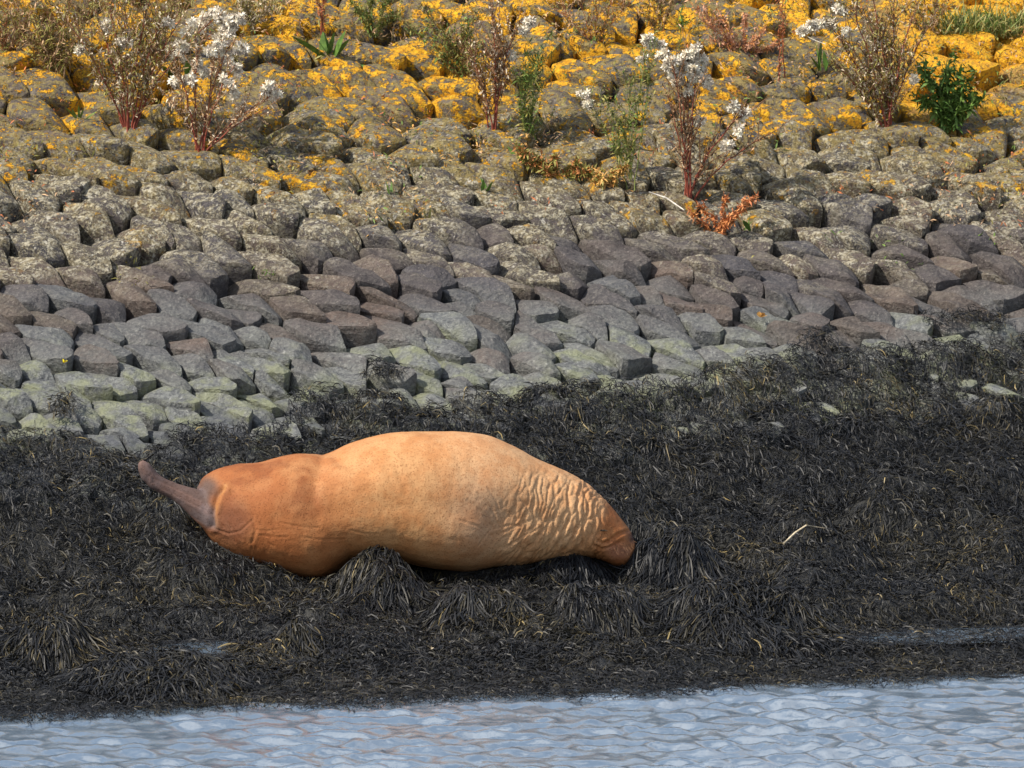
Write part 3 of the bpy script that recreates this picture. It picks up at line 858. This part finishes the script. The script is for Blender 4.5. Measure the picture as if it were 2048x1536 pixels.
# the heaps one can tell apart: longer strands combed downhill from each top
for (px, py, hw, hh, lab), (mx, my, rx, ry, h) in zip(CLUMPS, MOUNDS):
    N = int(1000+hw*26)
    aa = rng.uniform(0, 2*math.pi, N); rr = np.sqrt(rng.random(N))*1.15
    x = mx+np.cos(aa)*rr*rx; y = my+np.sin(aa)*rr*ry
    fa, st = flow_at(x, y)
    rad = np.arctan2((y-my)/ry, (x-mx)/rx)
    fa = np.arctan2(np.sin(fa)*.35*np.minimum(1, rr)-.75, np.cos(fa)*.55*np.minimum(1, rr))+rng.normal(0, .45, N)+.9*fbm(x*4, y*4, 0, 95, 2)
    yb = .20 if 'yellow' in lab else .03
    t = np.clip(tones(x, y, N)*.9+yb*rng.random(N)*2, 0, 1)
    V, T = strands(N, x, y, (.06, .19), (.0042, .009), t, fa, K=6, arch=.03, curl=.16, lift=.035, roll=.6)
    V, T = drop_inside(V, T)
    if len(V) < 20: continue
    org = np.array([mx, my, float(ground(mx, my))])
    o = strands_mesh(V, T, 'seaweed_clump', M['weed'], origin=org); o.location = org
    tag(o, lab, 'seaweed', 'heaps of wrack on the shore')

# ------------------------------------------------------------------ weeds between the stones
def bez(a, b, c, n): 
    t = np.linspace(0, 1, n)[:, None]; return (1-t)**2*np.asarray(a)+2*t*(1-t)*np.asarray(b)+t*t*np.asarray(c)
def weed(name, label, base, tips, stem='red', leaf='dry', nleaf=160, leafsz=(.03, .007), twigs=10, fluff=(), fl_size=.095, rad=.0055, spread=.12, group=None, twl=(.08, .24), cat='weed', leaf2=None, bare=.25, bend=.5):
    b = base_hit(*base); b = b+np.array([0, .03, -.05])
    root = bpy.data.objects.new(name, None); C.objects.link(root); root.location = b
    tag(root, label, cat, group)
    tw = MB(); lf = MB(); lf2 = MB(); axes = []
    sc = (np.linalg.norm(b-CAM)/DIST)/PXM
    for (tx, ty) in tips:
        j = b+np.array([random.uniform(-.025, .025), random.uniform(-.03, .03), 0])
        tip = at(tx, ty, b[1]+random.uniform(-.10, .06))
        ctl = j*(1-bend)+tip*bend+np.array([(j[0]-tip[0])*.22+random.uniform(-.02, .02), 0, abs(tip[2]-j[2])*.14*random.uniform(-.3, 1)])
        pts = bez(j, ctl, tip, 12); pts[1:-1] += np.random.normal(0, .004, (10, 3))
        s = MB(); s.tube(pts, np.linspace(rad*1.15, rad*.4, 12), 6, random.random()*.4)
        s.build('stem', M[stem], root, b); axes.append(pts)
        Ls = np.linalg.norm(tip-j)
        for _ in range(int(twigs*2.0)):
            k = random.uniform(bare, 1)*10.99; i = int(k); p = pts[i]+(pts[i+1]-pts[i])*(k-i)
            d = (pts[i+1]-pts[i]); d /= np.linalg.norm(d)
            dr = d*.8+np.random.normal(0, 1, 3)*np.array([.55, .55, .25])+np.array([0, 0, .35]); dr /= np.linalg.norm(dr)
            L = random.uniform(*twl)*min(1, Ls/.5)
            q = bez(p, p+dr*L*.5, p+dr*L+np.array([0, 0, .02]), 5)
            tw.tube(q, np.linspace(rad*.5, rad*.25, 5), 4, random.random()*.5)
            axes.append(q)
    if tw.v: tw.build('branches', M['brown' if stem == 'red' else stem], root, b, kind='stuff')
    for _ in range(int(nleaf*4.8)):
        ax = random.choice(axes); i = random.randrange(len(ax)-1) if len(ax) < 12 else random.randrange(int(11*bare), 11)
        p = ax[i]+(ax[i+1]-ax[i])*random.random()+np.random.normal(0, .004, 3)
        d = np.random.normal(0, 1, 3); d[2] += .5
        (lf2 if (leaf2 and random.random() < .4) else lf).leaf(p, d, leafsz[0]*random.uniform(.5, 1.4), leafsz[1]*random.uniform(.8, 1.8), random.uniform(-.2, .6), random.random()*.7, 3)
    lf.build('foliage', M[leaf], root, b, kind='stuff')
    if leaf2: lf2.build('foliage', M[leaf2], root, b, kind='stuff')
    allp = np.vstack(axes)
    for (fx, fy, fr) in fluff:
        p = at(fx, fy, b[1]+random.uniform(-.08, .05)); hd = MB(); R = fr/PXM
        near = allp[np.argmin(((allp-p)*np.array([1, .4, 1])**.5)[:, 0]**2+(allp-p)[:, 2]**2+np.maximum(0, allp[:, 2]-p[2])*.5)]
        nb = max(4, int(8*(fr/16.0)**1.6))
        c0 = p+np.array([0, 0, -R*.7])
        hd.tube(bez(near, near*.5+c0*.5+np.array([0, 0, -.01]), c0, 5), [.0022, .002, .0018, .0016, .0014], 4, .6)
        for _ in range(nb):
            o_ = np.random.normal(0, .45, 3)*R; pc = p+o_*np.array([1, .8, .75])
            hd.tube([c0, (c0+pc)/2+np.array([0, 0, -.004]), pc], [.0014, .0012, .001], 3, .6)
            hd.puff(pc, random.uniform(.55, 1.0)*fl_size*.52)
        hd.build('seed_head', M['fluff'], root, b)
    return root

random.seed(21); np.random.seed(21)
weed('groundsel_weed', 'tall red-stemmed weed with cream seed fluff beside the dry yellow grass', (258, 262), [(165, 80), (250, 20), (300, -10), (345, 95), (215, -5), (275, 110), (425, 40), (190, 30), (320, 40), (235, 90), (375, 20), (140, 50)], nleaf=720, leaf='olive', leaf2='husk', twigs=12,
     fluff=[(405, 45, 22), (437, 30, 22), (463, 42, 22), (450, 66, 20), (380, 60, 16), (345, 100, 20), (362, 96, 16), (160, 98, 14), (213, 50, 12), (335, 45, 12), (247, 88, 10)], rad=.006)
weed('groundsel_weed', 'red-stemmed weed leaning to one side with scattered cream fluff, above mustard lichen stones', (398, 305), [(430, 110), (470, 130), (545, 190), (535, 215), (360, 150), (395, 95), (455, 95), (330, 190)], nleaf=360, leaf='dry', leaf2='husk', twigs=8,
     fluff=[(400, 135, 15), (430, 95, 15), (455, 112, 15), (478, 92, 13), (412, 145, 15), (470, 140, 13), (350, 165, 12), (380, 160, 12), (455, 160, 13), (540, 180, 15), (548, 195, 11), (470, 185, 12), (480, 215, 12), (478, 238, 8), (440, 90, 12)], rad=.0058)
weed('groundsel_weed', 'dark red-stemmed weed going to seed beside the slim green weed', (985, 262), [(985, 20), (960, 150), (1010, 100), (1030, 60), (940, 100), (1000, 60)], nleaf=380, leaf='brown', leaf2='husk', twigs=13,
     fluff=[(1045, 60, 9), (1000, 140, 8), (1060, 45, 8), (1020, 110, 8)], rad=.0055)
weed('green_weed', 'slim upright green weed growing beside the dark red-stemmed weed', (1052, 275), [(1050, 150), (1080, 110), (1040, 170), (1066, 130)], stem='green_stem', leaf='green', leaf2='olive', nleaf=220, leafsz=(.05, .007), twigs=7, rad=.0035, bare=.05)
weed('groundsel_weed', 'bushy red-stemmed weed topped by one big cream cluster of fluff', (1375, 398), [(1345, 130), (1375, 110), (1400, 120), (1360, 150), (1390, 170), (1490, 225), (1545, 265), (1440, 260), (1335, 190)], nleaf=300, leaf='dry', leaf2='dark', twigs=8,
     fluff=[(1385, 105, 20), (1400, 125, 20), (1365, 125, 20), (1340, 130, 18), (1385, 150, 20), (1405, 160, 18), (1355, 160, 16), (1375, 180, 14), (1330, 108, 12), (1465, 218, 13), (1490, 228, 13), (1478, 262, 11), (1455, 290, 9), (1398, 240, 10)], rad=.006, bare=.2)
weed('green_weed', 'loose thin green weed with small white heads beside the big fluff cluster', (1262, 372), [(1175, 190), (1215, 200), (1260, 170), (1290, 120), (1310, 90), (1240, 240)], stem='green_stem', leaf='olive', leaf2='green', nleaf=240, leafsz=(.035, .007), twigs=9,
     fluff=[(1163, 190, 11), (1178, 205, 9), (1300, 85, 12), (1318, 92, 11), (1292, 78, 9), (1285, 118, 8)], rad=.0035)
weed('groundsel_weed', 'tall bushy weed with bright red stems beside the dark green bush', (1775, 258), [(1740, -25), (1735, 30), (1830, 20), (1800, 110), (1690, 80), (1660, 120), (1850, 60), (1765, 60), (1710, 150), (1660, 50), (1790, -10), (1700, 10)], nleaf=900, leaf='olive', leaf2='husk', twigs=13,
     fluff=[(1620, 52, 15), (1642, 45, 15), (1665, 55, 13), (1680, 25, 10), (1605, 62, 9), (1752, 92, 9), (1830, 160, 9), (1690, 60, 8)], rad=.0065, bare=.12)
weed('green_bush', 'small dark green leafy bush beside the bright red stems', (1895, 252), [(1850, 150), (1890, 140), (1930, 160), (1960, 205), (1870, 180), (1910, 190), (1845, 205)], stem='green_stem', leaf='leaf', leaf2='green', nleaf=420, leafsz=(.055, .016), twigs=8, rad=.0035, bare=.1)
weed('orange_weed', 'low rusty orange weed sprawling below the big fluff cluster', (1438, 462), [(1400, 415), (1450, 405), (1490, 420), (1510, 400), (1410, 480), (1380, 430), (1470, 440)], stem='rust', leaf='orange', leaf2='rust', nleaf=330, leafsz=(.03, .008), twigs=7, rad=.003, bare=.05, twl=(.05, .12))
weed('orange_weed', 'feathery salmon-orange weed spread over the lichen near the yellow flower', (1480, 105), [(1400, 40), (1440, 30), (1490, 45), (1530, 65), (1420, 80), (1390, 20), (1510, 90), (1550, 95)], stem='pinkish', leaf='pinkish', leaf2='orange', nleaf=420, leafsz=(.028, .007), twigs=12, rad=.003, bare=.05, twl=(.06, .16))
weed('red_stalk', 'single bare red stalk rising between orange lichen stones', (1567, 160), [(1565, 5), (1560, 60)], nleaf=40, leaf='rust', twigs=5, rad=.0045)
weed('flowering_weed', 'thin green stalk carrying one yellow flower', (1362, 100), [(1363, 45)], stem='green_stem', leaf='green', nleaf=25, twigs=3, rad=.003)
weed('low_weed', 'low yellow-green weed creeping along the joint under the slim green weed', (1110, 352), [(1040, 320), (1070, 330), (1110, 320), (1160, 330), (1200, 345), (1090, 345), (1030, 300)], stem='olive', leaf='olive', leaf2='orange', nleaf=800, leafsz=(.04, .010), twigs=12, rad=.0028, bare=.02, twl=(.04, .09))
weed('low_weed', 'yellowing weed at the foot of the loose thin green weed', (1215, 378), [(1190, 345), (1230, 340), (1255, 330), (1205, 360), (1180, 370)], stem='olive', leaf='amber', leaf2='olive', nleaf=420, leafsz=(.035, .009), twigs=7, rad=.0028, bare=.02, twl=(.04, .09))
weed('dry_grass_weed', 'dense dry yellow-brown weed behind the tall cream-fluffed weed', (110, 150), [(60, 20), (90, -10), (120, 10), (150, -10), (185, 20), (40, 50), (200, 60), (20, 30), (140, 40), (75, 60), (165, 70), (110, 50)], stem='brown', leaf='olive', leaf2='dry', nleaf=640, leafsz=(.05, .006), twigs=13, rad=.003, bare=.1)
weed('dry_grass_weed', 'tangled dry weed at the top of the wall above the two dock leaves', (300, 120), [(260, 0), (300, -15), (350, 0), (390, -10), (230, 20), (330, 30)], stem='brown', leaf='olive', leaf2='dry', nleaf=420, leafsz=(.045, .006), twigs=12, rad=.003, bare=.1)
weed('red_stalk', 'pair of red dock stalks above the upright green dock leaves', (640, 62), [(632, -20), (650, -15)], nleaf=40, leaf='rust', twigs=4, rad=.005)
weed('low_weed', 'sprawling green and brown weed beside the dark red-stemmed weed', (930, 150), [(860, 50), (900, 80), (930, 60), (960, 90), (880, 110), (820, 60), (850, 20), (950, 20)], stem='brown', leaf='olive', leaf2='green', nleaf=420, leafsz=(.032, .007), twigs=11, rad=.003, bare=.1)
weed('low_weed', 'thin reddish weed at the top of the wall between orange lichen stones', (1190, 85), [(1150, -10), (1190, -10), (1225, 0), (1110, 20), (1260, 10)], stem='rust', leaf='dry', leaf2='olive', nleaf=260, leafsz=(.03, .006), twigs=9, rad=.003, bare=.1)
weed('low_weed', 'thin brown weed at the top of the wall behind the bushy red-stemmed weed', (1320, 60), [(1290, -10), (1320, -15), (1345, 0), (1275, 20)], stem='brown', leaf='dry', leaf2='olive', nleaf=180, leafsz=(.03, .006), twigs=8, rad=.003, bare=.1)
weed('low_weed', 'straggly weed at the top of the wall above the broad orange boulders', (1860, 70), [(1830, 10), (1870, 0), (1800, 20), (1890, 20)], stem='brown', leaf='dry', leaf2='olive', nleaf=200, leafsz=(.03, .006), twigs=8, rad=.003, bare=.1)

weed('low_weed', 'sparse yellow-green weed at the top of the wall beside the dock stalks', (745, 60), [(700, 0), (740, -15), (780, 0), (720, 20), (800, 30)], stem='green_stem', leaf='olive', leaf2='green', nleaf=260, leafsz=(.035, .007), twigs=9, rad=.003, bare=.1)
weed('low_weed', 'pale straw-coloured weed at the top of the wall above the leaning fluffed weed', (500, 45), [(470, -10), (500, -15), (530, 0), (555, 15), (485, 10)], stem='straw', leaf='husk', leaf2='olive', nleaf=220, leafsz=(.035, .006), twigs=9, rad=.003, bare=.1)
weed('dry_grass_weed', 'rusty dry weed in the corner of the wall beside the dense yellow-brown weed', (20, 120), [(-10, 20), (15, 0), (40, 10), (-20, 50), (60, 40)], stem='rust', leaf='dry', leaf2='olive', nleaf=300, leafsz=(.04, .006), twigs=10, rad=.003, bare=.1)

def leafy(name, label, base, leaves, mat, W=.035, cat='plant', group=None):
    b = base_hit(*base)+np.array([0, .02, -.04]); root = bpy.data.objects.new(name, None); C.objects.link(root); root.location = b; tag(root, label, cat, group)
    for (lx, ly) in leaves:
        tip = at(lx, ly, b[1]+random.uniform(-.10, .04)); d = tip-b; L = np.linalg.norm(d)
        m = MB(); p0_ = b+np.array([random.uniform(-.03, .03), 0, 0]); m.leaf(p0_, d, L*1.1, W*random.uniform(.7, 1.2)*min(1.2, L/.18+.35), .12, random.random()*.4, 7)
        m.build('leaf', M[mat], root, b)
    return root
leafy('dock_plant', 'clump of upright bright green dock leaves among yellow lichen', (655, 112), [(640, 60), (625, 72), (668, 62), (680, 58), (690, 75), (600, 80), (660, 70), (585, 65), (735, 128), (700, 135), (650, 62)], 'leaf', .05)
leafy('dock_plant', 'broad dark green leaves half hidden under cream fluff', (372, 155), [(340, 130), (365, 120), (390, 128), (350, 150), (320, 122)], 'leaf', .07)
leafy('dock_plant', 'small green leaves sprouting under the slim green weed', (1040, 322), [(1015, 290), (1035, 285), (1050, 300), (1020, 315), (1060, 310)], 'leaf', .03)
leafy('seedling', 'tiny green sprig in a joint below the sprawling lichen stones', (972, 378), [(955, 352), (975, 355), (985, 360), (990, 375)], 'leaf', .022)
leafy('seedling', 'tiny narrow green sprig rooted between two grey lichened stones', (775, 390), [(768, 360), (776, 362), (790, 385)], 'leaf', .02)
leafy('seedling', 'tiny yellow-green sprig in a dark joint among pale-crusted stones', (860, 440), [(855, 410), (865, 412), (870, 430)], 'olive', .018)
leafy('seedling', 'small green leaves beside the low rusty orange weed', (1492, 450), [(1478, 438), (1495, 430), (1508, 440), (1500, 448)], 'leaf', .03)
leafy('seedling', 'green sprig on the mustard lichen stone left of the tall fluffed weed', (160, 232), [(135, 212), (150, 214), (170, 214), (185, 220), (160, 208)], 'green', .022)
leafy('dock_plant', 'green leaves rising beside the salmon-orange weed', (1645, 130), [(1635, 85), (1650, 80), (1660, 95), (1640, 100), (1628, 110)], 'leaf', .03)
leafy('dock_plant', 'bright green leaves at the corner of the lichened top stones', (5, 52), [(-5, 28), (10, 30), (18, 40)], 'leaf', .035)

def grass(label, base, w, h, n, mats):
    b = base_hit(*base); root = bpy.data.objects.new('grass_tuft', None); C.objects.link(root); root.location = b; tag(root, label, 'grass')
    for mname in mats:
        m = MB()
        for _ in range(n//len(mats)):
            q = base_hit(base[0]+random.uniform(-w, w), base[1]+random.uniform(-h*.35, h*.1)); q[2] -= .03
            d = np.array([random.gauss(0, .5), random.gauss(0, .4), 1]); m.leaf(q, d, h/PXM*random.uniform(.5, 1.1), .007, random.uniform(.1, .6), random.random()*.6, 5)
        m.build('blades', M[mname], root, b, kind='stuff')
grass('pale green grass spilling over the wall above the solid orange boulders', (1975, 62), 90, 75, 900, ['grass', 'green'])
grass('short dry grass at the top of the wall above the dark bare stone', (520, 18), 60, 45, 260, ['grass', 'dry'])

# low herbs and dry litter caught in the upper joints
hr = np.random.default_rng(77)
for mname, nn, sd in (('olive', 2600, 1), ('dry', 3000, 2), ('rust', 1500, 3), ('green', 1100, 4), ('amber', 1300, 5)):
    m = MB(); c_ = 0; tries = 0
    while c_ < nn and tries < 60000:
        tries += 1
        x = hr.uniform(-3.9, 3.9); u_ = hr.uniform(6.6, 11.5); y = u_+YAW*x
        if float(vnoise(np.array(x*1.3), np.array(u_*1.3), sd*3.7, 300+sd)) < .50-.42*min(1, max(0, (u_-6.8)/3.0)): continue
        z = float(base_z(x, y)); k_ = hr.integers(2, 6)
        for _ in range(k_):
            p = np.array([x+hr.normal(0, .03), y+hr.normal(0, .03), z+hr.uniform(-.04, .05)])
            m.leaf(p, (hr.normal(), hr.normal(), .5+.6*abs(hr.normal())), hr.uniform(.02, .06), hr.uniform(.006, .014), hr.uniform(0, .6), hr.random()*.7, 3); c_ += 1
    o = m.build('herb_litter', M[mname], None); tag(o, 'low herbs and dry litter in the joints of the upper wall', 'plants', kind='stuff')

# ------------------------------------------------------------------ small strays
def stray(name, label, cat, build, mat, p):
    m = MB(); build(m, p); o = m.build(name, M[mat], None, p); o.location = p; tag(o, label, cat); return o
def ground_hit(px, py):
    lo, hi = -4.0, 12.0
    for _ in range(45):
        mm = (lo+hi)/2; p = at(px, py, mm)
        if p[2] > float(ground(p[0], p[1]))+.02: lo = mm
        else: hi = mm
    return at(px, py, lo)
def reed(m, p):
    a = ground_hit(1567, 1094); b_ = ground_hit(1612, 1066); c_ = ground_hit(1650, 1063); L = np.array([0, -.02, .035])
    m.tube([a+L*.6, (a+b_)/2+L*1.3, b_+L*1.4], [.0055, .006, .005], 7, 0); m.tube([b_+L*1.4, (b_+c_)/2+L, c_+L*.6], [.004, .0025, .001], 5, .2)
stray('reed_stalk', 'pale broken reed stalk lying on open dark seaweed', 'reed', reed, 'pale', ground_hit(1600, 1080))
def stick(m, p):
    a = base_hit(1298, 384, .06); b_ = base_hit(1368, 420, .06); m.tube([a, a*.5+b_*.5+np.array([0, -.01, .02]), b_], [.004, .006, .004], 7, 0); m.tube([a*.6+b_*.4, a*.6+b_*.4+np.array([.03, -.02, .05])], [.003, .002], 5, 0)
stray('bleached_stick', 'bleached stick lying at the foot of the big-clustered weed', 'stick', stick, 'grey', base_hit(1330, 402, .05))
def fallen(m, p):
    for k in range(5): m.leaf(p, (random.gauss(0, .6), -.2, .5+random.random()), .045, .035, .2, random.random()*.3, 5)
stray('fallen_leaf', 'pale amber dead leaf stuck upright on dark brown stones', 'leaf', fallen, 'amber', base_hit(1521, 634, .02))
def fallen2(m, p):
    for k in range(3): m.leaf(p, (random.gauss(0, .6), -.3, .6), .035, .03, .2, 0, 5)
stray('fallen_leaf', 'small yellow leaf lying on bare grey stones', 'leaf', fallen2, 'yellow', base_hit(127, 726, .02))
def flower(m, p):
    for k in range(12):
        a = k/12*6.283; m.leaf(p, (math.cos(a), -.3, math.sin(a)), .034, .018, 0, 0, 4)
fb = base_hit(1362, 100); fp = at(1363, 42, fb[1])
fl_o = None
for o in bpy.data.objects:
    if o.name.startswith('flowering_weed'): fl_o = o
m = MB(); tip = fp; flower(m, tip); m.build('flower', M['yellow'], fl_o, np.array(fl_o.location))
def shell(m, p):
    for k in range(7):
        a = -1.2+k*.4; m.leaf(p, (math.sin(a), -.3, math.cos(a)*.6), .04, .016, .1, 0, 4)
stray('shell', 'pale broken shell on flat seaweed in front of the low heap', 'shell', shell, 'pale', ground_hit(856, 1300))

scene.render.resolution_x = 1024; scene.render.resolution_y = 768
tt = sum(sum(len(p.vertices)-2 for p in o.data.polygons) if len(o.data.polygons) < 5000 else len(o.data.loops)-2*len(o.data.polygons) for o in bpy.data.objects if o.type == 'MESH')
print('triangles', tt)
